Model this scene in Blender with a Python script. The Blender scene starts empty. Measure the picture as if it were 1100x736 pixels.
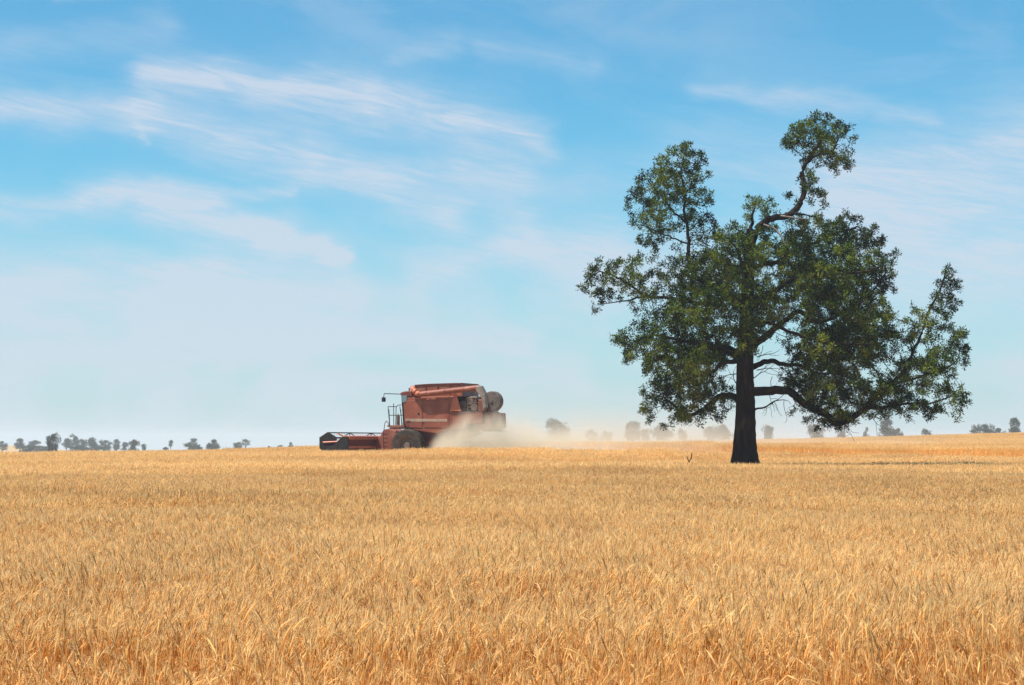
import bpy, bmesh, math, random
import numpy as np
from mathutils import Vector, Matrix, kdtree
R = math.radians
rng = np.random.default_rng(11)
random.seed(5)
C = bpy.context.scene.collection
scene = bpy.context.scene

# ------------------------------------------------------------------ camera
F = 2200.0; CAMZ = 1.75; HY = 474.0          # focal length and horizon of the 1100 px wide photograph
cd = bpy.data.cameras.new('camera'); cam = bpy.data.objects.new('camera', cd); C.objects.link(cam)
cd.sensor_width = 36; cd.lens = 72; cd.clip_end = 20000; cd.clip_start = 0.1
cam.location = (0, 0, CAMZ); cam.rotation_euler = (R(90) + math.atan((HY-368)/F), 0, 0)
scene.camera = cam

# ------------------------------------------------------------------ helpers
def tag(o, label=None, cat=None, group=None, kind=None):
    if label: o['label'] = label
    if cat: o['category'] = cat
    if group: o['group'] = group
    if kind: o['kind'] = kind
    return o

def link(name, me, parent=None, mats=()):
    o = bpy.data.objects.new(name, me); C.objects.link(o)
    for m in mats: me.materials.append(m)
    if parent: o.parent = parent
    return o

def empty(name, loc=(0,0,0), rz=0):
    o = bpy.data.objects.new(name, None); C.objects.link(o)
    o.location = loc; o.rotation_euler = (0,0,rz); o.empty_display_size = .3
    return o

def mesh_np(name, V, Fq, smooth=False, attrs=None):
    """V (n,3); Fq list of int arrays (m,k)"""
    me = bpy.data.meshes.new(name)
    V = np.asarray(V, np.float32)
    me.vertices.add(len(V)); me.vertices.foreach_set('co', V.ravel())
    loops = np.concatenate([f.ravel() for f in Fq if len(f)]).astype(np.int32)
    sizes = np.concatenate([np.full(len(f), f.shape[1]) for f in Fq if len(f)])
    starts = np.concatenate([[0], np.cumsum(sizes)[:-1]]).astype(np.int32)
    me.loops.add(len(loops)); me.loops.foreach_set('vertex_index', loops)
    me.polygons.add(len(starts)); me.polygons.foreach_set('loop_start', starts)
    if smooth: me.polygons.foreach_set('use_smooth', np.ones(len(starts), bool))
    me.update(calc_edges=True)
    for k, (typ, arr) in (attrs or {}).items():
        a = me.attributes.new(k, typ, 'POINT')
        arr = np.ascontiguousarray(arr, np.int32 if typ == 'INT' else np.float32)
        a.data.foreach_set({'INT':'value','FLOAT':'value','FLOAT_VECTOR':'vector','FLOAT_COLOR':'color'}[typ], arr.ravel())
    return me

class Bag:
    """collects vertices, quads, triangles and a colour per vertex"""
    def __init__(s): s.V=[]; s.Q=[]; s.T=[]; s.c=[]; s.n=0
    def add(s, V, Q=None, T=None, col=None):
        V = V.reshape(-1,3); s.V.append(V)
        if Q is not None: s.Q.append(Q.reshape(-1,4)+s.n)
        if T is not None: s.T.append(T.reshape(-1,3)+s.n)
        if col is not None: s.c.append(np.broadcast_to(col.reshape(-1,col.shape[-1]), (len(V),3)) if col.size==3 else col.reshape(-1,3))
        s.n += len(V)
    def arrays(s):
        V = np.concatenate(s.V); Fq=[]
        if s.Q: Fq.append(np.concatenate(s.Q))
        if s.T: Fq.append(np.concatenate(s.T))
        return V, Fq, (np.concatenate(s.c) if s.c else None)

def tubes(P, Rad, sides=3):
    """P (N,K,3) paths, Rad (N,K) -> verts (N,K,S,3), quads"""
    N,K,_ = P.shape
    T = np.gradient(P, axis=1); T /= np.linalg.norm(T,axis=2,keepdims=True)+1e-9
    ref = np.where(np.abs(T[...,2:3])>.9, np.array([1.,0,0]), np.array([0,0,1.]))
    A = np.cross(T, ref); A /= np.linalg.norm(A,axis=2,keepdims=True)+1e-9
    B = np.cross(T, A)
    th = np.arange(sides)/sides*2*np.pi
    V = P[:,:,None,:] + Rad[:,:,None,None]*(np.cos(th)[None,None,:,None]*A[:,:,None,:] + np.sin(th)[None,None,:,None]*B[:,:,None,:])
    idx = np.arange(N*K*sides).reshape(N,K,sides)
    a = idx[:,:-1,:]; b = idx[:,1:,:]
    Q = np.stack([a, np.roll(a,-1,axis=2), np.roll(b,-1,axis=2), b], axis=-1)
    return V, Q
def ribbons(P, W, side):
    """P (N,K,3), W (N,K) half widths, side (N,3)"""
    N,K,_ = P.shape
    s = side[:,None,:]*W[:,:,None]
    V = np.stack([P-s, P+s], axis=2)
    idx = np.arange(N*K*2).reshape(N,K,2)
    Q = np.stack([idx[:,:-1,0], idx[:,:-1,1], idx[:,1:,1], idx[:,1:,0]], axis=-1)
    return V, Q

# ------------------------------------------------------------------ materials
def mat(name):
    m = bpy.data.materials.new(name); m.use_nodes = True
    nt = m.node_tree; b = nt.nodes['Principled BSDF']
    return m, nt, b
def N(nt, t, **kw):
    n = nt.nodes.new(t)
    for k, v in kw.items(): setattr(n, k, v)
    return n
def ramp(nt, stops):
    r = N(nt, 'ShaderNodeValToRGB'); e = r.color_ramp.elements
    while len(e) > 1: e.remove(e[-1])
    e[0].position = stops[0][0]; e[0].color = (*stops[0][1], 1)
    for p, c in stops[1:]:
        x = e.new(p); x.color = (*c, 1)
    return r
def noise_col(name, stops, scale, rough=.6, detail=6, metal=0, spec=.5, bump=0, bscale=None, stretch=None, coat=0):
    m, nt, b = mat(name)
    tc = N(nt, 'ShaderNodeTexCoord'); mp = N(nt, 'ShaderNodeMapping'); nt.links.new(tc.outputs['Object'], mp.inputs[0])
    if stretch: mp.inputs['Scale'].default_value = stretch
    n = N(nt, 'ShaderNodeTexNoise'); n.inputs['Scale'].default_value = scale; n.inputs['Detail'].default_value = detail
    nt.links.new(mp.outputs[0], n.inputs['Vector'])
    r = ramp(nt, stops); nt.links.new(n.outputs['Fac'], r.inputs[0]); nt.links.new(r.outputs[0], b.inputs['Base Color'])
    b.inputs['Roughness'].default_value = rough; b.inputs['Metallic'].default_value = metal
    b.inputs['Specular IOR Level'].default_value = spec
    if bump:
        bn = N(nt, 'ShaderNodeTexNoise'); bn.inputs['Scale'].default_value = bscale or scale*4; bn.inputs['Detail'].default_value = 8
        nt.links.new(mp.outputs[0], bn.inputs['Vector'])
        bp = N(nt, 'ShaderNodeBump'); bp.inputs['Strength'].default_value = bump; bp.inputs['Distance'].default_value = .02
        nt.links.new(bn.outputs['Fac'], bp.inputs['Height']); nt.links.new(bp.outputs[0], b.inputs['Normal'])
    return m

M = {}
M['ground'] = noise_col('straw_litter', [(.3,(.22,.12,.05)),(.45,(.36,.22,.095)),(.58,(.44,.29,.13)),(.72,(.55,.39,.20))], .9, .95, 14, spec=.1, bump=.9, bscale=14)
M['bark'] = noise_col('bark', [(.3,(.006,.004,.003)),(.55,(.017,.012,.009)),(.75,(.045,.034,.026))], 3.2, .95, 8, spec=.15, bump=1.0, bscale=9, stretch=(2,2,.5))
M['greybark'] = noise_col('bare_wood', [(.3,(.10,.085,.075)),(.7,(.22,.19,.165))], 6, .95, 8, spec=.15)
M['red'] = noise_col('dusty_red_paint', [(.25,(.16,.038,.017)),(.5,(.205,.052,.025)),(.66,(.26,.095,.05)),(.85,(.32,.17,.11))], 1.6, .55, 8, spec=.4)
M['red2'] = noise_col('bright_red_paint', [(.3,(.34,.075,.030)),(.6,(.42,.12,.055)),(.8,(.46,.22,.13))], 1.9, .45, 7, spec=.45)
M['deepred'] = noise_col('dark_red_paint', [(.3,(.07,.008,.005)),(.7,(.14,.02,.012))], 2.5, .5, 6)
M['tan'] = noise_col('dusty_stripe', [(.3,(.25,.16,.11)),(.7,(.36,.26,.19))], 3, .7, 6)
M['steel'] = noise_col('dusty_steel', [(.3,(.14,.115,.09)),(.7,(.25,.205,.165))], 4, .55, 6, metal=.2)
M['black'] = noise_col('black_steel', [(.3,(.008,.008,.009)),(.7,(.022,.019,.017))], 5, .7, 5, spec=.2)
M['rubber'] = noise_col('dusty_rubber', [(.3,(.022,.016,.013)),(.6,(.050,.036,.027)),(.8,(.10,.07,.05))], 4, .85, 7, spec=.2)
M['rim'] = noise_col('wheel_rim', [(.3,(.10,.07,.055)),(.7,(.17,.12,.09))], 4, .6, 6)
M['screen'] = noise_col('dusty_mesh_screen', [(.3,(.055,.042,.034)),(.7,(.13,.10,.08))], 5, .8, 6)
m, nt, b = mat('cab_glass'); b.inputs['Base Color'].default_value = (.10,.16,.17,1); b.inputs['Roughness'].default_value = .12
b.inputs['Specular IOR Level'].default_value = .8; M['glass'] = m

def leaf_mat(name, stops, scale, transl=.3):
    m, nt, b = mat(name)
    g = N(nt, 'ShaderNodeNewGeometry')
    n = N(nt, 'ShaderNodeTexNoise'); n.inputs['Scale'].default_value = scale; n.inputs['Detail'].default_value = 3
    tc = N(nt, 'ShaderNodeTexCoord'); nt.links.new(tc.outputs['Object'], n.inputs['Vector'])
    ad = N(nt, 'ShaderNodeMath', operation='MULTIPLY_ADD'); ad.inputs[1].default_value = .22; ad.inputs[2].default_value = -.11
    nt.links.new(g.outputs['Random Per Island'], ad.inputs[0])
    a2 = N(nt, 'ShaderNodeMath', operation='ADD'); nt.links.new(ad.outputs[0], a2.inputs[0]); nt.links.new(n.outputs['Fac'], a2.inputs[1])
    r = ramp(nt, stops); nt.links.new(a2.outputs[0], r.inputs[0])
    nt.links.new(r.outputs[0], b.inputs['Base Color']); b.inputs['Roughness'].default_value = .8; b.inputs['Specular IOR Level'].default_value = .08
    t = N(nt, 'ShaderNodeBsdfTranslucent'); nt.links.new(r.outputs[0], t.inputs[0])
    mx = N(nt, 'ShaderNodeMixShader'); mx.inputs[0].default_value = transl
    nt.links.new(b.outputs[0], mx.inputs[1]); nt.links.new(t.outputs[0], mx.inputs[2])
    nt.links.new(mx.outputs[0], nt.nodes['Material Output'].inputs[0])
    return m
M['leaf'] = leaf_mat('cypress_foliage', [(.32,(.005,.012,.002)),(.46,(.014,.028,.003)),(.56,(.078,.132,.010)),(.70,(.165,.175,.022))], .8, .15)  # noise ramp paints shaded and sunlit clumps into the leaf colour
M['farleaf'] = leaf_mat('eucalypt_foliage', [(.3,(.020,.030,.015)),(.7,(.055,.07,.03))], .3, .2)

# wheat: colour is carried per vertex (straw, ear, dry leaf) with slow drifts across the field
m, nt, b = mat('ripe_wheat')
at = N(nt, 'ShaderNodeAttribute'); at.attribute_name = 'wcol'
g = N(nt, 'ShaderNodeNewGeometry')
mp = N(nt, 'ShaderNodeMapping'); mp.inputs['Scale'].default_value = (.05,.09,0); nt.links.new(g.outputs['Position'], mp.inputs[0])
n = N(nt, 'ShaderNodeTexNoise'); n.inputs['Scale'].default_value = 1; n.inputs['Detail'].default_value = 4; nt.links.new(mp.outputs[0], n.inputs['Vector'])
r = ramp(nt, [(.3,(.90,.82,.72)),(.5,(1.0,1.0,1.0)),(.7,(1.06,1.08,1.10))]); nt.links.new(n.outputs['Fac'], r.inputs[0])
mx = N(nt, 'ShaderNodeMix', data_type='RGBA', blend_type='MULTIPLY'); mx.inputs[0].default_value = 1
nt.links.new(at.outputs['Color'], mx.inputs[6]); nt.links.new(r.outputs[0], mx.inputs[7])
nt.links.new(mx.outputs[2], b.inputs['Base Color']); b.inputs['Roughness'].default_value = .55; b.inputs['Specular IOR Level'].default_value = .3
t = N(nt, 'ShaderNodeBsdfTranslucent'); nt.links.new(mx.outputs[2], t.inputs[0])
ms = N(nt, 'ShaderNodeMixShader'); ms.inputs[0].default_value = .56
nt.links.new(b.outputs[0], ms.inputs[1]); nt.links.new(t.outputs[0], ms.inputs[2]); nt.links.new(ms.outputs[0], nt.nodes['Material Output'].inputs[0])
M['wheat'] = m

# ------------------------------------------------------------------ terrain
KD = [0, 30, 55, 70, 80, 86, 92, 98, 104, 110, 116, 121, 135, 160, 200, 220, 260, 320, 420, 520, 700, 900, 1150, 1400, 2000, 5000]
WH = .90                                     # wheat height assumed by the profile
# height of the wheat tops (or of the bare land farther out) seen from eye height, left / middle / right
KL = [-.95,-.95,-.95,-.93,-.92,-.91,-.89,-.86,-.82,-.79,-.76,-.75,-.86,-1.4,-2.3,-2.8,-3.5,-4.2,-4.6,-4.6,-4.4,-4.9,-6.0,-7.0,-10.,-26.]
KM = [-.95,-.95,-.95,-.90,-.86,-.92,-.90,-.70,-.44,-.26,-.14,-.09,-.10,-.24,-.8,-1.3,-2.2,-3.0,-3.0,-2.8,-2.6,-3.2,-4.0,-4.8,-6.6,-16.]
KR = [-.95,-.95,-.95,-.91,-.90,-1.02,-1.02,-.87,-.66,-.46,-.30,-.19,-.01,.26,.66,.82,.90,.3,-1.4,-1.4,-.9,-.8,-.8,-.8,-2.0,-6.0]
KD_, K3 = np.array(KD,float), np.array([KL,KM,KR])
def zfun(x, y):
    x = np.asarray(x,float); y = np.asarray(y,float)
    d = np.hypot(x, y)
    u = np.clip((x/np.maximum(y, 1e-3)*F+550)/1100, 0, 1); u = np.where(y<=0, np.where(x>0,1,0), u)
    hill = 4.9*np.exp(-((u+.01)/.075)**2)*np.exp(-((d-1150)/230)**2)
    u = u*u*(3-2*u)*.35 + u*.65
    out = 0
    for k in (-.05,-.025,0,.025,.05):
        dd = d*(1+k)
        a = [np.interp(dd, KD_, K) for K in K3]
        out = out + np.where(u<.5, a[0]+(a[1]-a[0])*u*2, a[1]+(a[2]-a[1])*(u*2-1))
    z = out/5 + CAMZ - WH + hill
    return z + .05*np.sin(x*.21+1)*np.sin(y*.13)*np.clip((d-15)/40,0,1)*(d<400)
fa = np.concatenate([np.linspace(-24,24,97), np.linspace(26,334,45)])*np.pi/180
rad = np.concatenate([np.linspace(2,40,14), np.linspace(44,330,90), np.geomspace(340,5000,46)])
A_, R_ = np.meshgrid(fa, rad)
X_, Y_ = R_*np.sin(A_), R_*np.cos(A_)
V = np.stack([X_,Y_,zfun(X_,Y_)],-1).reshape(-1,3)
V = np.concatenate([V, [[0,0,float(zfun(0,0.001))]]])
nr, na = A_.shape; I = np.arange(nr*na).reshape(nr,na)
Q = np.stack([I[:-1], I[1:], np.roll(I[1:],-1,1), np.roll(I[:-1],-1,1)],-1).reshape(-1,4)
T = np.stack([np.full(na,nr*na), I[0], np.roll(I[0],-1)],-1)
tag(link('ground', mesh_np('ground', V, [Q,T], True), None, [M['ground']]), kind='structure')

# ------------------------------------------------------------------ wheat
EAR = np.array([.83,.52,.18]); EAR2 = np.array([.90,.66,.32]); STEM = np.array([.84,.45,.125]); LEAF = np.array([.86,.52,.19])
def stalks(n, size, lod, hmean=.82, hs=.05):
    """one square patch of wheat; lod 0 near, 1 middle, 2 far"""
    bag = Bag()
    px = (rng.random(n)-.5)*size*1.12; py = (rng.random(n)-.5)*size*1.12
    h = rng.normal(hmean, hs, n)*(1-.25*(rng.random(n)<.10))
    la = rng.random(n)*2*np.pi; la = np.where(rng.random(n)<.6, rng.normal(0,.9,n), la)   # more lean down the wind
    D = np.stack([np.cos(la), np.sin(la), 0*la], -1)
    lean = np.abs(rng.normal(0,.038,n)) + .015
    nod = np.clip(rng.gamma(2.0,.20,n), .05, 2.3)                         # how far the ear bends from upright
    base = np.stack([px,py,0*px],-1)
    ks = {0:[0,.35,.7,.88],1:[0,.6,.88],2:[.3,.88]}[lod]
    earL = rng.normal(.085,.012,n)
    def pt(s):   # along stem, s 0..1 of the height
        return base + D*(lean*s*s)[:,None]*h[:,None]*1.5 + np.array([0,0,1])*(s*h)[:,None]
    P = [pt(np.full(n,k)) for k in ks]
    # bend: four points of the neck and ear
    ang = np.arctan(lean*2.5); cur = P[-1]; neck = (h*.12)
    E = [cur]
    for i in range(2):
        a = ang + nod*(i+1)*.22; cur = cur + (D*np.sin(a)[:,None] + np.array([0,0,1])*np.cos(a)[:,None])*(neck/2)[:,None]; P.append(cur)
    E = [cur]
    for i in range(3):
        a = ang + nod*(.55+.15*(i+1)); dr = D*np.sin(a)[:,None] + np.array([0,0,1])*np.cos(a)[:,None]
        cur = cur + dr*(earL/3)[:,None]; E.append(cur)
    P = np.stack(P,1); E = np.stack(E,1)
    vs = rng.normal(1,.12,(n,1,1,1)); hue = rng.random((n,1,1,1))
    rs = {0:.0019,1:.003,2:.0055}[lod]
    Rr = np.full(P.shape[:2], rs)
    if lod < 2: Vt,Qt = tubes(P, Rr, 3)
    else:
        sd = rng.normal(size=(n,3)); sd[:,2]=0; sd/=np.linalg.norm(sd,axis=1,keepdims=True)
        Vt,Qt = ribbons(P, Rr, sd)
    hgt = np.clip(Vt[...,2:3]/.8,0,1)
    STEM_ = STEM if lod<2 else STEM*.4+EAR*.6
    cs = (STEM_*(1-hgt*.45) + EAR*.95*hgt*.45)*vs
    bag.add(Vt,Qt,col=cs)
    er = {0:.0042,1:.0056,2:.010}[lod]
    prof = np.array([.45,1,.9,.25])*er
    if lod < 2: Ve,Qe = tubes(E, np.broadcast_to(prof,(n,4)), 4 if lod==0 else 3)
    else:
        sd = rng.normal(size=(n,3)); sd/=np.linalg.norm(sd,axis=1,keepdims=True)
        Ve,Qe = ribbons(E, np.broadcast_to(prof,(n,4)), sd)
    ce = (EAR*(1-hue*.6)+EAR2*hue*.6)*vs*np.ones(Ve.shape[:3]+(1,))
    bag.add(Ve,Qe,col=ce)
    # awns
    na_ = {0:9,1:4,2:1}[lod]; wa = {0:.0011,1:.0022,2:.006}[lod]
    for k in range(na_):
        i0 = rng.integers(1,3,n); st = E[np.arange(n),i0]; dr = E[:,3]-E[:,1]; dr/=np.linalg.norm(dr,axis=1,keepdims=True)
        dv = dr + rng.normal(0,.26,(n,3)); dv/=np.linalg.norm(dv,axis=1,keepdims=True)
        L = rng.uniform(.05,.085,n)[:,None]
        sd = np.cross(dv, rng.normal(size=(n,3))); sd/=np.linalg.norm(sd,axis=1,keepdims=True)
        mid = st + dv*L*.5; end = st+dv*L - np.array([0,0,.01])*1.0
        Vr = np.stack([st-sd*wa, st+sd*wa, end],1)
        Tr = np.arange(n*3).reshape(n,3)
        bag.add(Vr,T=Tr,col=(EAR2*vs[:,:,0]*np.ones((n,3,1))))
    # dry leaves
    nl = {0:2,1:1,2:1}[lod]
    for k in range(nl):
        keep = rng.random(n) < (.75 if lod<2 else .4); m_ = keep.sum()
        if not m_: continue
        s0 = rng.uniform(.25,.8,m_)
        st = (base + D*(lean*0)[:,None])[keep] + np.array([0,0,1])*(s0*h[keep])[:,None] + D[keep]*(lean[keep]*s0*s0*h[keep]*1.5)[:,None]
        az = rng.random(m_)*2*np.pi; dh = np.stack([np.cos(az),np.sin(az),0*az],-1)
        L = rng.uniform(.10,.24,m_)[:,None]
        up = rng.uniform(-.3,.9,m_)[:,None]
        p1 = st + dh*L*.35 + np.array([0,0,1])*L*.4*up; p2 = p1 + dh*L*.3 - np.array([0,0,1])*L*.15; p3 = p2 + dh*L*.12 - np.array([0,0,1])*L*.45
        Pl = np.stack([st,p1,p2,p3],1); w = {0:.0042,1:.006,2:.011}[lod]
        sd = np.cross(dh, np.array([0,0,1.])) + rng.normal(0,.3,(m_,3))
        Vl,Ql = ribbons(Pl, np.broadcast_to(np.array([.5,1,.8,.15])*w,(m_,4)), sd)
        c = (LEAF + (EAR2-LEAF)*(rng.random((m_,1,1,1))**2)*.9)*rng.normal(1,.12,(m_,1,1,1))*np.ones(Vl.shape[:3]+(1,))
        bag.add(Vl,Ql,col=c)
    return bag.arrays()

def build_field():
    protos = []
    for k in range(5): protos.append(stalks(640, 1.0, 0))
    for k in range(4): protos.append(stalks(1900, 2.0, 1))
    for k in range(4): protos.append(stalks(1000, 2.0, 2))
    protos.append(stalks(230, 1.0, 0, .74, .12))           # short straggling edge plants
    protos.append(stalks(230, 1.0, 0, .70, .14))
    pts = []    # x y z pick rot sx sz
    def hmul(x,y): return 1 + .05*math.sin(x*.8+2)*math.sin(y*.5) + .04*math.sin(x*.17+y*.11) + rng.normal(0,.02)
    ca, sa = math.cos(R(20)), math.sin(R(20))
    def free(x, y, mrg=0):
        dx, dy = x-CX, y-CY
        s = -dx*ca + dy*sa; l = -dx*sa - dy*ca
        return not (-40 < s < 4.2+mrg and abs(l) < 4.9+mrg) and not math.hypot(x-TX,y-TY) < .45
    def ring(d0, d1, step, picks, umin=-.22, umax=1.22):
        for gy in np.arange(math.floor(d0/step)*step, d1+step, step):
            for gx in np.arange(-math.ceil((.36*d1+5)/step)*step, .36*d1+5+step, step):
                x = gx + step/2; y = gy + step/2
                d = math.hypot(x,y)
                if not (d0 <= (d if d0 > EDGE+1 else y) and d < d1): continue
                u = (x/y*F+550)/1100
                if abs(x) > .305*y + 4.2: continue
                if d > np.interp(np.clip(u,0,1),[0,.45,.6,1],[152,152,190,285]): continue
                if not free(x,y,step*.4): continue
                x += rng.normal(0,step*.05); y += rng.normal(0,step*.05)
                hm = hmul(x,y)
                pts.append((x,y,float(zfun(x,y)),rng.choice(picks),rng.normal(0,.45)+(math.pi if rng.random()<.3 else 0),1,hm))
    EDGE = 9.9
    # ragged near edge
    for gx in np.arange(-8,8.1,.5):
        for y0, hs in ((EDGE-.75,.98),(EDGE-.25,.96)):
            x = gx + rng.normal(0,.12); y = y0 + .25*math.sin(x*1.3) + rng.normal(0,.1)
            pts.append((x,y,float(zfun(x,y)),int(rng.choice([13,14])),rng.random()*6.28,1,hs+rng.normal(0,.05)))
    ring(EDGE+.5, 27, 1.0, range(0,5)); ring(27, 62, 2.0, range(5,9)); ring(62, 290, 2.0, range(9,13))
    Vs=[]; Fs=[[],[]]; col=[]; pr=[]; n=0
    for k,(V,Fq,c) in enumerate(protos):
        Vs.append(V); col.append(np.clip(c,0,1)); pr.append(np.full(len(V),k))
        for f in Fq: Fs[0 if f.shape[1]==4 else 1].append(f+n)
        n += len(V)
    pts = np.array(pts,float); m_ = len(pts)
    Vs.append(pts[:,:3]); col.append(np.ones((m_,3))*.5); pr.append(np.full(m_,-1))
    pick = np.concatenate([np.full(n,-1), pts[:,3]])
    rot = np.concatenate([np.zeros((n,3)), np.stack([0*pts[:,4],0*pts[:,4],pts[:,4]],-1)])
    scl = np.concatenate([np.ones((n,3)), pts[:,[5,5,6]]])
    col = np.concatenate(col); col = np.concatenate([col, np.ones((len(col),1))],1)
    me = mesh_np('wheat_field', np.concatenate(Vs), [np.concatenate(f) for f in Fs if f], False,
                 {'wcol':('FLOAT_COLOR',col),'proto':('INT',np.concatenate(pr)),'pick':('INT',pick),'rot':('FLOAT_VECTOR',rot),'scl':('FLOAT_VECTOR',scl)})
    o = link('wheat_field', me, None, [M['wheat']])
    ng = bpy.data.node_groups.new('plant_wheat','GeometryNodeTree')
    ng.interface.new_socket('Geometry', in_out='INPUT', socket_type='NodeSocketGeometry')
    ng.interface.new_socket('Geometry', in_out='OUTPUT', socket_type='NodeSocketGeometry')
    gi = ng.nodes.new('NodeGroupInput'); go = ng.nodes.new('NodeGroupOutput'); jn = ng.nodes.new('GeometryNodeJoinGeometry')
    def attr(nm, dt):
        a = ng.nodes.new('GeometryNodeInputNamedAttribute'); a.data_type = dt; a.inputs['Name'].default_value = nm; return a.outputs['Attribute']
    ap, ak, ar, asc = attr('proto','INT'), attr('pick','INT'), attr('rot','FLOAT_VECTOR'), attr('scl','FLOAT_VECTOR')
    def sep(a, k):
        c = ng.nodes.new('FunctionNodeCompare'); c.data_type='INT'; c.operation='EQUAL'; c.inputs[3].default_value = k; ng.links.new(a, c.inputs[2])
        s = ng.nodes.new('GeometryNodeSeparateGeometry'); s.domain='POINT'
        ng.links.new(gi.outputs[0], s.inputs['Geometry']); ng.links.new(c.outputs[0], s.inputs['Selection']); return s.outputs['Selection']
    for k in range(len(protos)):
        ip = ng.nodes.new('GeometryNodeInstanceOnPoints')
        ng.links.new(sep(ak,k), ip.inputs['Points']); ng.links.new(sep(ap,k), ip.inputs['Instance'])
        ng.links.new(ar, ip.inputs['Rotation']); ng.links.new(asc, ip.inputs['Scale'])
        ng.links.new(ip.outputs[0], jn.inputs[0])
    ng.links.new(jn.outputs[0], go.inputs[0])
    md = o.modifiers.new('plant','NODES'); md.node_group = ng
    tag(o, 'ripe golden wheat covering the whole field up to the horizon', 'wheat', kind='stuff')
    print('wheat patches', m_, 'proto verts', n)

TD = 81.0; TX = (798-550)/F*TD; TY = TD
CD = 116.0; CX = (451-550)/F*CD; CY = CD
build_field()

# ------------------------------------------------------------------ the big cypress pine
TZ = float(zfun(TX,TY)); S = F/TD
PB = HY - (TZ-CAMZ)*S                              # picture row of the tree's foot
def TP(px, py, y=0): return np.array([(px-798)/S, y, (PB-py)/S])
def resample(pts, step=.18):
    pts = np.array(pts,float); out=[pts[0]]
    # Catmull-Rom
    P = np.vstack([2*pts[0]-pts[1], pts, 2*pts[-1]-pts[-2]])
    for i in range(1,len(P)-2):
        L = np.linalg.norm(P[i+1]-P[i]); k = max(1,int(L/step))
        for j in range(1,k+1):
            t=j/k; a,b_,c,d=P[i-1],P[i],P[i+1],P[i+2]
            out.append(.5*((2*b_)+(-a+c)*t+(2*a-5*b_+4*c-d)*t*t+(-a+3*b_-3*c+d)*t**3))
    return np.array(out)
limbs = [ # (points (px,py,depth), r0, r1)
 ([(799,PB+2,0),(799,480,0),(800,440,0),(800,395,.05),(802,345,.1),(804,300,.05),(806,262,0),(808,246,0)], .52, .20),
 ([(806,268,0),(814,246,-.2),(828,236,-.4),(848,230,-.4),(860,218,-.3),(864,200,-.2),(863,188,-.1),(868,174,0),(876,160,0),(884,148,0)], .19, .07),
 ([(868,174,0),(880,165,.2),(896,160,.4),(905,145,.4)], .06, .03),
 ([(848,230,-.4),(862,231,-.6),(874,234,-.7)], .07, .02),
 ([(800,424,0),(818,419,-.2),(840,422,-.6),(862,432,-1.0),(880,448,-1.2),(897,455,-1.1),(925,438,-.9),(952,415,-.6),(972,395,-.4),(985,368,-.2),(998,338,0),(1010,312,0),(1017,292,0)], .21, .03),
 ([(952,415,-.6),(985,405,-.4),(1012,398,-.2),(1030,385,0)], .07, .02),
 ([(925,438,-.9),(962,436,-1.4),(1000,432,-1.6),(1020,420,-1.6)], .08, .02),
 ([(801,378,0),(825,360,.5),(848,342,1.0),(862,334,1.2),(885,343,1.4),(915,332,1.6),(945,310,1.6),(960,290,1.6)], .17, .03),
 ([(803,330,0),(830,312,-1.0),(862,300,-1.9),(900,300,-2.5),(935,292,-2.6)], .14, .03),
 ([(805,290,0),(832,280,.6),(870,262,1.2),(905,248,1.5),(930,238,1.5)], .12, .03),
 ([(801,395,0),(835,388,1.2),(870,392,2.4),(905,400,3.0),(940,385,3.3)], .14, .03),
 ([(802,350,0),(826,350,-1.2),(856,365,-1.9),(890,372,-2.5),(925,374,-2.8)], .10, .03),
 ([(799,432,0),(782,424,.1),(768,430,.3),(756,440,.4),(738,444,.5),(718,430,.5)], .17, .04),
 ([(800,398,0),(782,378,-.3),(760,374,-.6),(735,368,-.8),(705,362,-1.0),(680,368,-1.1)], .15, .03),
 ([(800,385,0),(775,392,-1.0),(750,405,-2.0),(725,412,-2.6)], .13, .03),
 ([(800,380,0),(772,370,1.3),(745,378,2.4),(718,390,3.0)], .13, .03),
 ([(803,330,0),(785,318,-.3),(762,308,-.5),(745,294,-.5),(739,268,-.4),(738,240,-.3),(735,212,-.2),(733,185,-.1),(736,166,0)], .15, .025),
 ([(738,240,-.3),(722,225,-.2),(708,205,.2),(700,192,.3)], .04, .015),
 ([(739,262,-.3),(718,255,-.5),(700,248,-.7),(688,240,-.8)], .04, .015),
 ([(738,250,-.3),(752,238,.3),(762,225,.5)], .035, .015),
 ([(775,322,0),(748,326,.2),(718,318,.4),(694,318,.3),(668,300,.1),(645,292,0),(632,300,0)], .11, .02),
 ([(694,318,.3),(672,322,.4),(650,325,.5)], .05, .015),
 ([(804,310,0),(790,290,1.2),(775,272,2.0),(765,262,2.4)], .11, .025),
 ([(804,310,0),(795,290,-1.4),(785,275,-2.4),(778,268,-2.8)], .11, .025),
 ([(806,262,0),(808,240,0),(812,222,.1),(816,212,.1)], .13, .02),
 ([(801,365,0),(815,368,-1.8),(822,360,-3.2)], .11, .025),
 ([(801,360,0),(805,345,1.8),(815,330,3.2)], .11, .025),
]
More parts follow.
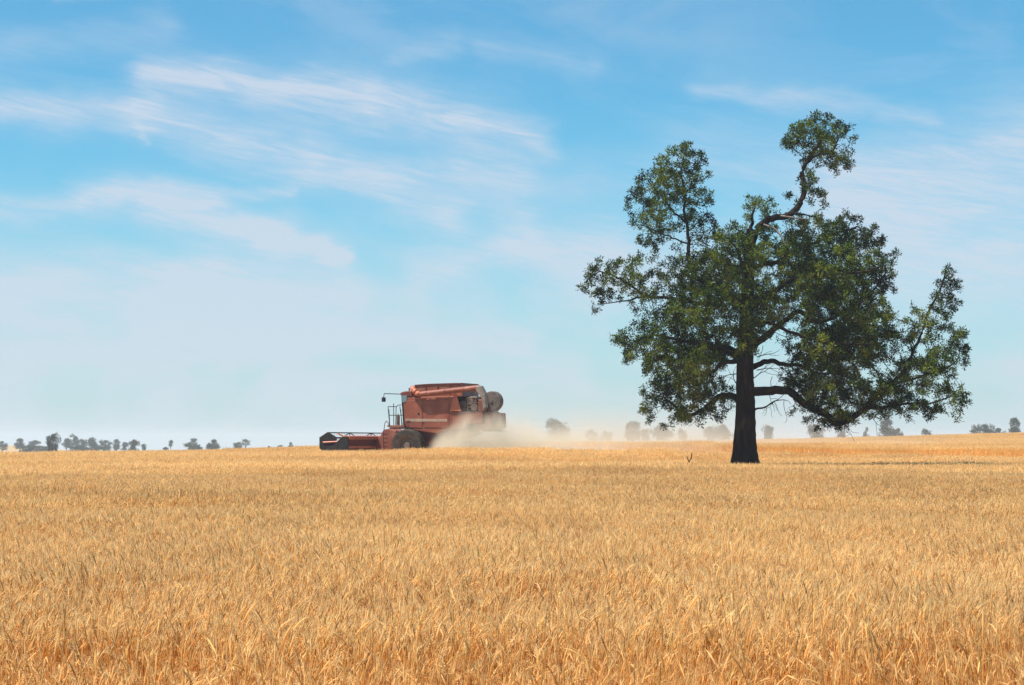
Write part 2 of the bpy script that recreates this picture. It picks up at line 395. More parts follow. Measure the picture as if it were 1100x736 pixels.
# crown volumes: (px, py, rx, ry, depth, rdepth, density)
blobs = [
 (881,146,41,25,0,1.5,2.6),(899,168,26,18,.3,1.1,1.7),(856,150,16,14,0,.7,2.0),
 (872,206,26,24,-.2,1.0,.5),(815,222,19,17,.1,.9,1.1),(806,345,18,30,-1.5,.8,1.6),
 (737,182,30,30,0,1.1,1.4),(708,212,34,42,.1,1.4,1.5),(747,225,26,34,.1,1.1,1.2),(702,248,28,24,-.6,.9,1.3),(722,190,30,26,0,1,1.3),
 (655,298,35,24,.1,1.1,1.2),(690,298,24,36,.2,1.1,1.3),(640,322,18,16,.2,.6,.5),
 (728,300,32,28,-.3,1.8,1.2),(762,298,36,34,0,2.6,1.3),(752,340,42,36,0,3.2,1.4),(782,266,26,26,0,2.4,1.1),
 (696,372,38,32,-.9,1.9,1.3),(705,345,30,20,-.6,1.4,1.0),(735,395,44,36,0,3.2,1.4),(730,430,42,30,.2,2.2,1.4),(765,425,26,26,.3,2.0,.9),(722,448,30,13,.4,1.2,1.0),(668,368,14,12,-1,.6,.5),
 (800,300,26,40,0,3.4,1.0),(775,370,26,30,0,3.2,1.0),(800,275,22,26,-1.6,1.0,1.6),(803,318,24,28,-1.9,1.2,1.5),(795,352,22,22,-1.9,1.1,1.3),(765,330,30,26,-2.2,1.0,1.3),(745,385,30,26,-2.2,1.0,1.1),(860,275,30,22,-1.8,1.0,1.3),(880,325,34,26,-2.2,1.1,1.3),(905,385,34,26,-2.2,1.1,1.0),(820,345,14,14,-1.6,.8,1.0),(905,425,30,18,-1.8,.9,1.0),(876,372,26,18,-2.7,.8,1.2),(806,385,10,12,-1.4,.6,.8),
 (838,262,26,24,1.0,1.8,.8),(878,256,36,28,.6,2.2,1.2),(915,250,36,26,1.0,2.0,1.2),(935,278,34,26,.6,2.3,1.1),(890,295,46,34,0,3.4,1.5),(940,305,28,24,.8,2.0,.9),(958,290,14,18,1.0,.9,.6),
 (850,298,30,26,0,3.0,1.0),(835,325,26,20,.6,2.8,.9),(905,335,50,34,0,3.6,1.5),(912,365,48,34,0,3.6,1.4),(872,375,30,30,0,3.2,.9),(850,410,30,16,0,2.8,.55),
 (890,412,40,28,0,3.4,1.2),(900,445,34,17,-.8,1.8,1.2),(876,452,18,10,-1,.9,.6),(940,425,36,26,-.6,2.8,1.2),(862,440,22,12,-.8,1.2,.35),
 (975,400,34,34,-.3,2.2,.9),(985,440,40,15,-1.4,1.6,.7),(958,360,22,22,0,2.0,.6),(985,355,18,26,-.2,1.1,.7),
 (1003,385,27,42,-.1,1.6,1.2),(1017,322,17,36,0,.9,1.4),(1028,365,13,34,0,.9,1.2),(1015,430,20,22,-1.2,.9,1.1),(985,350,16,22,0,.8,1.0),(1018,302,9,20,0,.6,1.6),(1034,378,11,18,0,.6,1.2),(1036,385,8,10,0,.5,.7),
]
holes = [(857,352,13,9),(832,402,15,14),(842,384,10,7),(776,345,9,6),(836,438,20,9),(930,404,9,5),(968,372,6,8),(700,285,5,4),(815,405,9,30),(787,400,7,14),(790,440,8,22),(945,398,8,6),(770,395,6,8)]
def rr_(r0, r1, n):
    return (r0+(r1-r0)*np.linspace(0,1,n)**.75)[1:-1]
def grow_tree():
    nodes = []; par = []; rad = []; limb_id = []
    first = {}
    for li,(pts,r0,r1) in enumerate(limbs):
        P = resample([TP(*p) for p in pts], .16)
        if li: P[1:-1] += rng.normal(0,.018,(len(P)-2,3)); ar_=np.arange(len(P)-2)[:,None]; P[1:-1] += np.minimum(.07,.6*rr_(r0,r1,len(P)))[:,None]*np.sin(ar_*.55+rng.random(3)*6)*np.minimum(1,ar_/4)
        # parent: closest existing node
        if nodes:
            A = np.array(nodes); p0 = int(np.argmin(((A-P[0])**2).sum(1)))
        else: p0 = -1
        t = np.linspace(0,1,len(P)); rr = r0+(r1-r0)*t**.75
        if li==0:
            z = P[:,2]; rr = rr + .34*np.exp(-np.clip(z-.55,0,None)/.42)*1.0
        for i in range(len(P)):
            par.append(p0 if i==0 else len(nodes)-1); nodes.append(P[i]); rad.append(rr[i]); limb_id.append(li)
    n_man = len(nodes)
    # attractor points
    att = []
    for (px,py,rx,ry,dy,rd,den) in blobs:
        vol = (rx/S)*(ry/S)*rd; k = int(den*vol*66 + 30*den)
        q = rng.normal(size=(k,3)); q /= np.linalg.norm(q,axis=1,keepdims=True); q *= (rng.random((k,1))**.42)
        q *= 1 + .16*np.sin(q[:,:1]*7+px)*np.cos(q[:,2:3]*6+py)
        c = TP(px,py,dy); att.append(c + q*np.array([rx/S,rd,ry/S]))
    att = np.concatenate(att)
    from mathutils import noise as mn
    keep = np.array([mn.noise(Vector(a*1.15)+Vector((7,3,1))) + .5*mn.noise(Vector(a*2.6)) > -.17 for a in att])
    for (hx,hy,rx,ry) in holes:
        c = TP(hx,hy); keep &= ((att[:,0]-c[0])*S/rx)**2 + ((att[:,2]-c[2])*S/ry)**2 > rng.uniform(.55,1.3,len(att))
    att = att[keep]; print('attractors', len(att))
    D = .17; kill = .23
    alive = att.copy()
    minis = 3
    for it in range(60):
        kd = kdtree.KDTree(len(nodes))
        for i,p in enumerate(nodes): kd.insert(p,i)
        kd.balance()
        acc = {}; gone = []
        for j,a in enumerate(alive):
            co,i,d = kd.find(a)
            if d < kill: gone.append(j); continue
            if d > 1.25: continue
            v = a-np.array(nodes[i]); acc.setdefault(i,[]).append(v/np.linalg.norm(v))
        alive = np.delete(alive, gone, 0)
        if not acc or not len(alive): break
        for i,vs in acc.items():
            if i < n_man and limb_id[i]==0 and nodes[i][2] < 2.3: continue
            v = np.mean(vs,0) + rng.normal(0,.16,3) + np.array([0,0,.03]); v/=np.linalg.norm(v)+1e-9
            nodes.append(nodes[i]+v*D); par.append(i); rad.append(0); limb_id.append(-1)
    nodes = np.array(nodes); par = np.array(par); n = len(nodes); print('tree nodes', n)
    # pipe-model radii
    acc = np.zeros(n); cnt = np.zeros(n,int)
    for i in range(n-1,-1,-1):
        base = .0075**2.3 if cnt[i]==0 else acc[i]
        r = base**(1/2.3)
        rad[i] = max(rad[i], min(r,.09)) if i < n_man else r
        if par[i]>=0: acc[par[i]] += max(r,.0075)**2.3; cnt[par[i]] += 1
    return nodes, par, np.array(rad), np.array(limb_id), n_man, cnt
nodes, par, rad_, lid, n_man, cnt = grow_tree()
tree = empty('cypress_pine', (TX,TY,TZ))
tag(tree, 'large dark green cypress pine standing alone in the wheat', 'tree')
def chain_mesh(name, chains, sides, parent, material, rough=0):
    bag = Bag()
    for P, Rr in chains:
        if len(P) < 2: continue
        Vt,Qt = tubes(P[None], Rr[None], sides)
        if rough:
            ph = np.arange(sides)/sides*2*np.pi
            c = P[None,:,None,:]
            k = 1 + rough*(np.sin(ph*3+P[0,0]*9)[None,None,:,None] + .7*np.sin(ph*7+1)[None,None,:,None]) + rng.normal(0,rough*.35,Vt.shape[:3]+(1,))
            Vt = c + (Vt-c)*k
        bag.add(Vt,Qt)
    V,Fq,_ = bag.arrays()
    return link(name, mesh_np(name,V,Fq,True), parent, [material])
for li in range(len(limbs)):
    idx = np.where(lid==li)[0]
    P = nodes[idx]; Rr = rad_[idx]
    if li and par[idx[0]]>=0: P = np.vstack([nodes[par[idx[0]]], P]); Rr = np.concatenate([[Rr[0]],Rr])
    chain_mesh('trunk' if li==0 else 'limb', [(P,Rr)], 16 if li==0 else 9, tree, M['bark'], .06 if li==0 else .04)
kids = {}
for i in range(n_man, len(nodes)): kids.setdefault(par[i],[]).append(i)
chains = []; stack = [(p,c) for p in list(kids) if p < n_man for c in kids[p]]
while stack:
    p,c = stack.pop(); ch=[p,c]
    while c in kids:
        ks = sorted(kids[c], key=lambda k:-rad_[k]); 
        for k in ks[1:]: stack.append((c,k))
        c = ks[0]; ch.append(c)
    rr = rad_[ch].copy(); rr[0] = rr[1]
    chains.append((nodes[ch], rr))
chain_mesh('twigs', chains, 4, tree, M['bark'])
# bare dead twigs hanging below the low limb and by the trunk
dead = []; clus = []
def dead_twig(p0, vec, L, r0, n=9, drop=0):
    p = np.array(p0,float); v = np.array(vec,float); v/=np.linalg.norm(v); P=[p.copy()]
    for i in range(n):
        v = v + rng.normal(0,.22,3) + np.array([0,0,-drop]); v/=np.linalg.norm(v); p = p+v*L/n; P.append(p.copy())
    P=np.array(P); dead.append((P, np.linspace(r0,.006,len(P)))); return P
a = dead_twig(TP(808,441,-.3),(1,-.2,.18),1.7,.045); dead_twig(a[5],(.5,0,-1),.8,.014); dead_twig(a[3],(.2,0,-1),.5,.012); dead_twig(a[7],(.3,.1,-1),1.0,.013)
for px,py,L in ((826,422,.9),(840,424,1.2),(852,428,.7),(873,440,1.0),(905,455,1.0),(935,445,1.1),(968,436,.9),(1003,436,.8),(828,405,.8),(818,372,.7),(768,436,.6),(779,428,.7)):
    a = dead_twig(TP(px,py,-.5),(rng.normal(0,.5),rng.normal(0,.5),-1),L,.013,8); dead_twig(a[3],(rng.normal(0,1),0,-.5),L*.5,.009,5); dead_twig(a[5],(rng.normal(0,1),0,-.6),L*.4,.008,5)
for px,py,vx,vz,L in ((806,408,1,.4,1.3),(812,398,1,.1,1.1),(812,384,1,.5,1.0),(790,412,-1,.5,.8),(790,402,-1,.2,.8),(856,360,.6,-.8,1.0)):
    a = dead_twig(TP(px,py,-.3),(vx,rng.normal(0,.4),vz),L,.022,8); dead_twig(a[4],(vx,0,-.6),L*.5,.01,5); dead_twig(a[2],(vx,0,.9),L*.5,.01,5)
for P_,R_d in dead:
    if len(P_) >= 9: clus.append([])
    clus[-1].append((P_,R_d))
for cl_ in clus: chain_mesh('dead_twig', cl_, 5, tree, M['bark'])
dg = [(resample([TP(*p) for p in q],.12), None) for q in ([(820,242,-.45),(832,248,-.7),(840,262,-.9),(846,272,-1.0)],[(838,233,-.6),(852,236,-.9),(866,238,-1.0)])]
chain_mesh('dead_limb', [(p, np.linspace(.05,.015,len(p))) for p,_ in dg], 6, tree, M['greybark'])
# foliage sprays
ids = np.arange(len(nodes)); small = ids[(ids>=n_man) & (rad_<.021)]
cen=[]; 
for i in small:
    end = cnt[i]==0
    for k in range(3 if end else 1):
        if end or rng.random()<.75: cen.append(nodes[i] + rng.normal(0,.055 if end else .085,3))
cen = np.array(cen)
def sprays(cen, per, rad, L, W, up=.35):
    n = len(cen)*per
    c = np.repeat(cen,per,0); off = rng.normal(0,1,(n,3)); off/=np.linalg.norm(off,axis=1,keepdims=True)
    st = c + off*(rng.random((n,1))*rad)
    dv = off + np.array([0,0,up]) + rng.normal(0,.4,(n,3)); dv/=np.linalg.norm(dv,axis=1,keepdims=True)
    sd = np.cross(dv, rng.normal(size=(n,3))); sd/=np.linalg.norm(sd,axis=1,keepdims=True)
    l = rng.uniform(.6,1.3,(n,1))*L; w = rng.uniform(.7,1.3,(n,1))*W
    V = np.stack([st, st+dv*l*.5-sd*w, st+dv*l, st+dv*l*.5+sd*w],1)
    return V, np.arange(n*4).reshape(n,4)
V,Q = sprays(cen, 25, .125, .11, .019); print('sprays', len(cen), 'leaves', len(Q))
link('crown', mesh_np('crown', V.reshape(-1,3), [Q]), tree, [M['leaf']])

# small dead stick poking out of the wheat left of the trunk
sd = 79.5; sx = (736-550)/F*sd; sz = float(zfun(sx,sd))
stk = chain_mesh('dead_branch', [(np.array(p,float), np.array(r)) for p,r in (
  ([(-.05,0,.0),(-.03,0,.5),(.02,0,.80),(.14,.02,1.02),(.22,.02,1.14),(.25,.03,1.38)],[.035,.035,.034,.030,.024,.014]),
  ([(.14,.02,1.02),(.08,0,1.16),(.05,0,1.24)],[.02,.017,.012]),
  ([(-.35,0,.2),(-.42,0,.78),(-.46,0,.88),(-.54,0,.92)],[.02,.018,.014,.006]),([(-.05,0,.1),(-.35,0,.2)],[.02,.02]))], 6, None, M['bark'])
stk.location = (sx,sd,sz)
tag(stk, 'small bare dead branch sticking out of the wheat left of the big tree trunk', 'branch')

# ------------------------------------------------------------------ distant trees
def far_tree_meshes(seed, kind):
    g = np.random.default_rng(seed)
    H = 1.0; bag = Bag(); chains=[]
    tr = np.array([[0,0,0],[.02,0,.2],[.0,.01,.42],[.03,0,.6]]); chains.append((tr, np.array([.035,.028,.022,.012])))
    cl = []
    nb = {0:15,1:9,2:16,3:5}[kind]
    for k in range(nb):
        a = g.random()*6.28; z = {0:g.uniform(.2,.86),1:g.uniform(.28,.9),2:g.uniform(.14,.85),3:g.uniform(.45,.9)}[kind]; r = g.uniform(.05,.24)*(1.25-abs(z-.6)) * (1.5 if kind==0 else 1)
        if kind==2: r *= 1.15
        e = np.array([r*math.cos(a), r*math.sin(a), z]); cl.append((e, g.uniform(.13,.21) if kind!=3 else g.uniform(.09,.14)))
        s = tr[1]*(1-.5)+tr[2]*.5 if z<.6 else tr[2]
        mid = (s+e)/2 + np.array([0,0,-.03]); chains.append((np.array([s,mid,e]), np.array([.016,.012,.005])))
    cl.append((np.array([.0,0,.88]),.10))
    cen = []
    for e,r in cl:
        k = 34 if kind!=3 else 16
        q = g.normal(size=(k,3)); q/=np.linalg.norm(q,axis=1,keepdims=True); q*=(g.random((k,1))**.4)
        cen.append(e+q*np.array([r*1.25,r*1.25,r*.8]))
    cen = np.concatenate(cen)
    V,Q = sprays(cen, 10, .05, .055, .014, .0)
    b = Bag()
    for P,rr in chains:
        Vt,Qt = tubes(P[None],rr[None],5); b.add(Vt,Qt)
    Vt,Fq,_ = b.arrays()
    mt = mesh_np('trunk',Vt,Fq,True); mt.materials.append(M['bark'])
    mc = mesh_np('crown',V.reshape(-1,3),[Q]); mc.materials.append(M['farleaf'])
    return mt, mc
FT = {(k,s): far_tree_meshes(100+k*10+s,k) for k in range(4) for s in range(3)}
# px, top row, width px, distance, kind, label
far = [
 (3,474,12,1150,0,'distant tree cut off by the left edge of the photo'),
 (22,471,15,1150,1,'small grey-green tree on the brown rise near the left edge'),
 (38,473,13,1200,1,'thin low tree between the left edge group and the tall dark tree'),
 (32,478,22,1000,2,'low wide bush on the brown slope left of the tall dark tree'),
 (57,466,15,620,0,'darkest and tallest tree of the far left group, near the brown rise'),
 (44,479,16,1000,2,'low bush just left of the tall dark far tree'),
 (72,471,12,1150,1,'pale distant tree right beside the tall dark tree on the left'),
 (78,466,12,1180,3,'distant tree with a pointed tuft, right of the tall dark tree'),
 (88,472,18,1180,0,'rounded tree in the middle of the long left row'),
 (99,470,13,1180,1,'slim crowned tree right of the middle of the left row'),
 (100,476,26,1000,2,'wide dark bush below the middle of the left tree row'),
 (114,473,15,1180,0,'grey tree near the right half of the left tree row'),
 (84,479,20,980,2,'low bush under the pointed tuft tree on the left'),
 (126,472,11,1160,1,'upright grey tree, third from the right end of the left row'),
 (134,475,9,1160,1,'little tree, second from the right end of the left row'),
 (144,472,12,900,2,'dark green tree standing at the right end of the left row'),
 (155,477,8,1100,0,'tiny tree just right of the dark tree ending the left row'),
 (184,473,7,1050,3,'thin spindly tree alone between the left row and the wide round tree'),
 (178,480,6,1000,2,'tiny bush at the foot of the thin spindly tree'),
 (209,471,20,1000,2,'wide rounded tree alone on the left horizon'),
 (231,472,14,960,2,'dark compact tree right of the wide rounded tree'),
 (225,476,8,960,2,'tiny bush touching the left side of the dark compact tree'),
 (256,475,12,1100,0,'small low tree followed by a bare wispy one on the left horizon'),
 (264,472,10,1250,3,'bare wispy tree between the low tree and the harvester'),
 (289,479,5,1150,0,'tiny tree speck left of the harvester'),
 (301,478,6,1150,0,'tiny tree speck, middle of three left of the harvester'),
 (312,475,6,1100,2,'small round tree nearest to the left of the harvester'),
 (345,475,5,1200,2,'tiny dark tree just in front of the header of the harvester'),
 (598,451,32,1150,0,'large pale tree seen through the dust behind the harvester'),
 (636,462,13,1300,0,'faint small tree in dust, left one of a low pair'),
 (650,463,14,1300,0,'faint small tree in dust, right one of a low pair'),
 (679,453,24,1000,1,'open crowned tree in thin dust left of the cypress'),
 (694,461,12,1050,0,'small tree touching the open crowned one'),
 (711,455,22,1150,0,'broad pale tree below the left side of the cypress crown'),
 (733,461,11,1150,0,'narrow pale tree under the lowest left foliage of the cypress'),
 (763,458,13,1150,1,'small pale tree left of the cypress trunk'),
 (776,456,22,1150,0,'round pale tree nearest left of the cypress trunk'),
 (825,457,14,1300,0,'faint pointed tree nearest right of the cypress trunk'),
 (876,456,20,1000,0,'grey tree under the lowest right foliage of the cypress'),
 (903,461,9,1100,0,'tiny tree hidden behind hanging twigs of the cypress'),
 (931,459,8,900,2,'small pointed tree right of the cypress, beside a larger one'),
 (955,450,20,850,2,'dark full tree on the horizon right of the cypress'),
 (965,460,10,870,0,'low shrub against the right side of the dark full tree'),
 (995,461,12,950,0,'small flat topped tree alone on the right horizon'),
 (1057,456,24,900,0,'wide dark tree near the right edge of the photo'),
 (1072,460,18,950,0,'low tree joining the wide dark one near the right edge'),
 (1090,449,16,850,1,'taller tree at the far right end of the horizon'),
]
for i,(px,top,w,d,kind,lab) in enumerate(far):
    d *= .75
    x = (px-550)/F*d; z = float(zfun(x,d)); h = CAMZ + (HY-top)/F*d - z
    mt, mc = FT[(kind, i%3)]
    e = empty('distant_tree', (x,d,z), rng.random()*6.28)
    span = {0:.95,1:.72,2:.80,3:.55}[kind]; sxy = w/F*d/span
    sxy = max(sxy, .0)
    e.scale = (sxy, sxy, h/ .98)
    tag(e, lab, 'tree', 'distant trees along the horizon')
    link('trunk', mt, e); link('crown', mc, e)

# ------------------------------------------------------------------ combine harvester
def bm_obj(name, bm, material, parent, bevel=0, smooth=False):
    bmesh.ops.recalc_face_normals(bm, faces=bm.faces)
    me = bpy.data.meshes.new(name); bm.to_mesh(me); bm.free()
    if smooth:
        for p in me.polygons: p.use_smooth = True
    o = link(name, me, parent, [material])
    if bevel:
        md = o.modifiers.new('bevel','BEVEL'); md.width = bevel; md.segments = 2; md.limit_method='ANGLE'
    return o
def box(bm, x0,x1,y0,y1,z0,z1):
    vs = [bm.verts.new((x,y,z)) for x in (x0,x1) for y in (y0,y1) for z in (z0,z1)]
    for f in ((0,1,3,2),(4,6,7,5),(0,4,5,1),(2,3,7,6),(0,2,6,4),(1,5,7,3)): bm.faces.new([vs[i] for i in f])
def prism(bm, prof, y0, y1):
    """profile of (x,z) points extruded sideways"""
    a = [bm.verts.new((x,y0,z)) for x,z in prof]; b_ = [bm.verts.new((x,y1,z)) for x,z in prof]
    bm.faces.new(a); bm.faces.new(b_[::-1]); n=len(prof)
    for i in range(n): bm.faces.new([a[i],b_[i],b_[(i+1)%n],a[(i+1)%n]])
def bar(bm, p, q, r, seg=8, r2=None):
    p,q = Vector(p),Vector(q); d=q-p; L=d.length
    mtx = Matrix.Translation((p+q)/2) @ d.to_track_quat('Z','Y').to_matrix().to_4x4()
    bmesh.ops.create_cone(bm, cap_ends=True, segments=seg, radius1=r, radius2=r if r2 is None else r2, depth=L, matrix=mtx)
def lathe(bm, prof, axis_pt, seg=32):
    """prof (lateral y, radius) revolved about the sideways axis through axis_pt"""
    ax = Vector(axis_pt); rows=[]
    for (y,r) in prof:
        rows.append([bm.verts.new((ax.x+r*math.cos(t), ax.y+y, ax.z+r*math.sin(t))) for t in [k/seg*2*math.pi for k in range(seg)]])
    for a,b_ in zip(rows,rows[1:]):
        for k in range(seg): bm.faces.new([a[k],a[(k+1)%seg],b_[(k+1)%seg],b_[k]])
NB = bmesh.new
CZ = float(zfun(CX,CY))
hv = empty('combine_harvester', (CX,CY,CZ), math.pi - R(20))
tag(hv, 'dusty red combine harvester working leftward through the wheat with its header down', 'combine harvester')
SZ = F/CD; CB = HY - (CZ-CAMZ)*SZ
def zz(py): return (CB-py)/SZ
def ss(px, Y=1.3): return (451 - 6.5*Y - px)/17.85         # X forward, -Y in this frame is the near side
# this empty is turned so that +X is forward (left in the picture) and +Y points away from the viewer's side; near side = +Y flipped
NS = 1.0
def near(y): return y*NS
# main body side (near side at near(1.35)) 
bm = NB(); prism(bm, [(ss(436.5),zz(461)),(ss(434),zz(427)),(ss(447),zz(427)),(ss(490),zz(426.5)),(ss(487),zz(443)),(ss(487),zz(462)),(ss(470),zz(466))], -1.35, 1.35)
bm_obj('body', bm, M['red'], hv, .04)
# panel seams and doors proud of the side
bm = NB()
for a,b_ in ((437.5,455.5),(457,484)): prism(bm, [(ss(a+.6),zz(459.5)),(ss(a),zz(431)),(ss(b_),zz(430.5)),(ss(b_),zz(460))], 1.352, 1.378)
sp = bm_obj('side_panel', bm, M['red'], hv, .012)
bm = NB(); box(bm, ss(452.2), ss(450.6), 1.379, 1.40, zz(446), zz(444)); bm_obj('handle', bm, M['black'], sp)
bm = NB(); prism(bm, [(ss(437.5),zz(453.2)),(ss(437.3),zz(450)),(ss(482),zz(450.6)),(ss(482),zz(453.4))], 1.379, 1.386); bm_obj('stripe', bm, M['tan'], sp)
for a,b_,y in ((447,459,428.6),(470,485,427.6)):
    bm = NB(); box(bm, ss(b_),ss(a),1.30,1.46,zz(y+.7),zz(y-.3)); bm_obj('ledge', bm, M['red2'], hv, .01)  # brighter red paints the ledge's highlight into its colour
# cab: roof, glass, corner posts in front of the tank
bm = NB(); prism(bm, [(ss(431.5),zz(425)),(ss(431.5),zz(422.4)),(ss(436),zz(421)),(ss(444),zz(420.5)),(ss(444.5),zz(427.2))], -1.25, 1.38)
bm_obj('cab_roof', bm, M['deepred'], hv, .04)
bm = NB(); prism(bm, [(ss(434.2)+.03,zz(432.6)),(ss(433.4)+.03,zz(425.2)),(ss(438.6),zz(425.2)),(ss(438.6),zz(430.2)),(ss(436.3),zz(432.8))], 1.362, 1.383)
bm_obj('side_window', bm, M['glass'], hv)
bm = NB(); prism(bm, [(ss(436.2)+.03,zz(457)),(ss(434)+.03,zz(426)),(ss(434)+.07,zz(426)),(ss(436.2)+.07,zz(457))], -1.2, 1.2)
bm_obj('windscreen', bm, M['glass'], hv)
for y in (-1.27,1.27):
    bm = NB(); bar(bm, (ss(436)+.06,y,zz(458)), (ss(433.8)+.06,y,zz(425.5)), .05); bm_obj('cab_post', bm, M['black'], hv)
# grain tank with sloped front and dark rim
bm = NB(); prism(bm, [(ss(440),zz(427.1)),(ss(446.5),zz(415)),(ss(462),zz(413.8)),(ss(496),zz(413.4)),(ss(498),zz(427.0))], -1.28, 1.28)
tk = bm_obj('grain_tank', bm, M['red'], hv, .03)
bm = NB(); prism(bm, [(ss(446.5),zz(415.2)),(ss(446.5),zz(414.2)),(ss(462),zz(413.2)),(ss(497),zz(412.6)),(ss(497),zz(413.8)),(ss(462),zz(414.2))], -1.33, 1.33)
bm_obj('rim', bm, M['deepred'], tk)
for px in (458,471,484):
    bm = NB(); prism(bm, [(ss(px),zz(424)),(ss(px),zz(415)),(ss(px+.8),zz(415)),(ss(px+.8),zz(424))], 1.282, 1.32); bm_obj('rib', bm, M['deepred'], tk)
# unloading auger folded back along the near side, elbow and spout
au = NB(); bar(au, (ss(453,1.6),1.62,zz(424.5)), (ss(516,1.6),1.62,zz(418)), .15, 20)
for k in (0.1,.42,.75):
    p=Vector((ss(453,1.6),1.62,zz(424.5))).lerp(Vector((ss(516,1.6),1.62,zz(418))),k); q=p.lerp(Vector((ss(516,1.6),1.62,zz(418))),.02); bar(au,p,q,.175,20)
auo = bm_obj('unloading_auger', au, M['red'], hv, smooth=False)
bm = NB(); P=[(ss(453,1.6),1.60,zz(424.5)),(ss(448.5,1.6),1.58,zz(423)),(ss(445.5,1.5),1.5,zz(419.5)),(ss(444,1.4),1.35,zz(417.5))]
for i in range(3): bar(bm, P[i], P[i+1], .16, 16, .15)
bmesh.ops.create_uvsphere(bm, u_segments=16, v_segments=10, radius=.165, matrix=Matrix.Translation(P[2]))
bm_obj('elbow', bm, M['red2'], auo, smooth=True)
bm = NB(); prism(bm, [(ss(513,1.6),zz(416.6)),(ss(519,1.6),zz(416)),(ss(523.5,1.6),zz(425)),(ss(524.5,1.6),zz(438)),(ss(521.5,1.6),zz(441)),(ss(519,1.6),zz(428)),(ss(514,1.6),zz(422))], 1.42, 1.82)
bm_obj('spout', bm, M['steel'], auo, .04)
# rear deck, engine bay, guard rail
bm = NB(); prism(bm, [(ss(486),zz(442.6)),(ss(519.5),zz(442.6)),(ss(519.5),zz(455)),(ss(506),zz(456)),(ss(494),zz(462)),(ss(486),zz(462))], -1.33, 1.33)
bm_obj('rear_body', bm, M['red'], hv, .04)
bm = NB(); prism(bm, [(ss(490),zz(442.5)),(ss(490),zz(428)),(ss(499),zz(426)),(ss(512),zz(427)),(ss(513),zz(442.5))], -1.0, .75)
en = bm_obj('engine', bm, M['black'], hv, .06)
bm = NB()
for px,py,r in ((496,436,.25),(504,432,.18),(508,438,.2)): bar(bm, (ss(px),.75,zz(py)), (ss(px),.98,zz(py)), r, 18)
bar(bm, (ss(499),.85,zz(441)), (ss(499),.85,zz(428)), .05); bar(bm, (ss(503),.9,zz(428)), (ss(511),.9,zz(428)), .06); bar(bm,(ss(505),.88,zz(441)),(ss(509),.88,zz(431)),.05)
bm_obj('pulleys', bm, M['rim'], en)
bm = NB(); bar(bm, (ss(500,-.4),-.4,zz(428)), (ss(500,-.4),-.4,zz(414.8)), .06, 12); bm_obj('exhaust_pipe', bm, M['black'], hv)
bm = NB(); prism(bm, [(ss(489.5),zz(424.5)),(ss(492.2),zz(424.5)),(ss(497.5),zz(442.4)),(ss(485.5),zz(442.4))], 1.36, 1.42)
bm_obj('shield', bm, M['red2'], hv, .01)
bm = NB()
for px in (503.5,512,519): bar(bm, (ss(px),1.3,zz(442.6)), (ss(px),1.3,zz(428.2)), .022)
for py in (428.3,433.5,438): bar(bm, (ss(503.5),1.3,zz(py)), (ss(519),1.3,zz(py)), .022)
bar(bm, (ss(519),1.3,zz(428.3)), (ss(519),-1.2,zz(428.3)), .022)
bm_obj('guard_rail', bm, M['tan'], hv)
bm = NB(); box(bm, ss(519.4), ss(512.5), -1.25, 1.0, zz(442.4), zz(430)); bm_obj('radiator_housing', bm, M['red'], hv, .04)
bm = NB(); lathe(bm, [(-.22,0),(-.22,.52),(-.15,.57),(.22,.57),(.28,.52),(.29,.1),(.34,.08),(.34,0)], (ss(530,0.3),.3,zz(432)), 36)
bm_obj('rotary_screen', bm, M['screen'], hv)
# straw hood / chopper at the tail
bm = NB(); prism(bm, [(ss(511,1.2),zz(455.1)),(ss(519,1.2)-.14,zz(455.1)),(ss(519,1.2)-.14,zz(443.5)),(ss(519,1.2)-.5,zz(444)),(ss(519,1.2)-.55,zz(459)),(ss(523,1.2),zz(463)),(ss(513,1.2),zz(462))], -1.2, 1.2)
bm_obj('straw_hood', bm, M['red'], hv, .04)
bm = NB(); box(bm, ss(530,.9), ss(521,.9), -1.3, 1.3, zz(463.8), zz(462.6)); bm_obj('chopper_tail', bm, M['black'], hv)
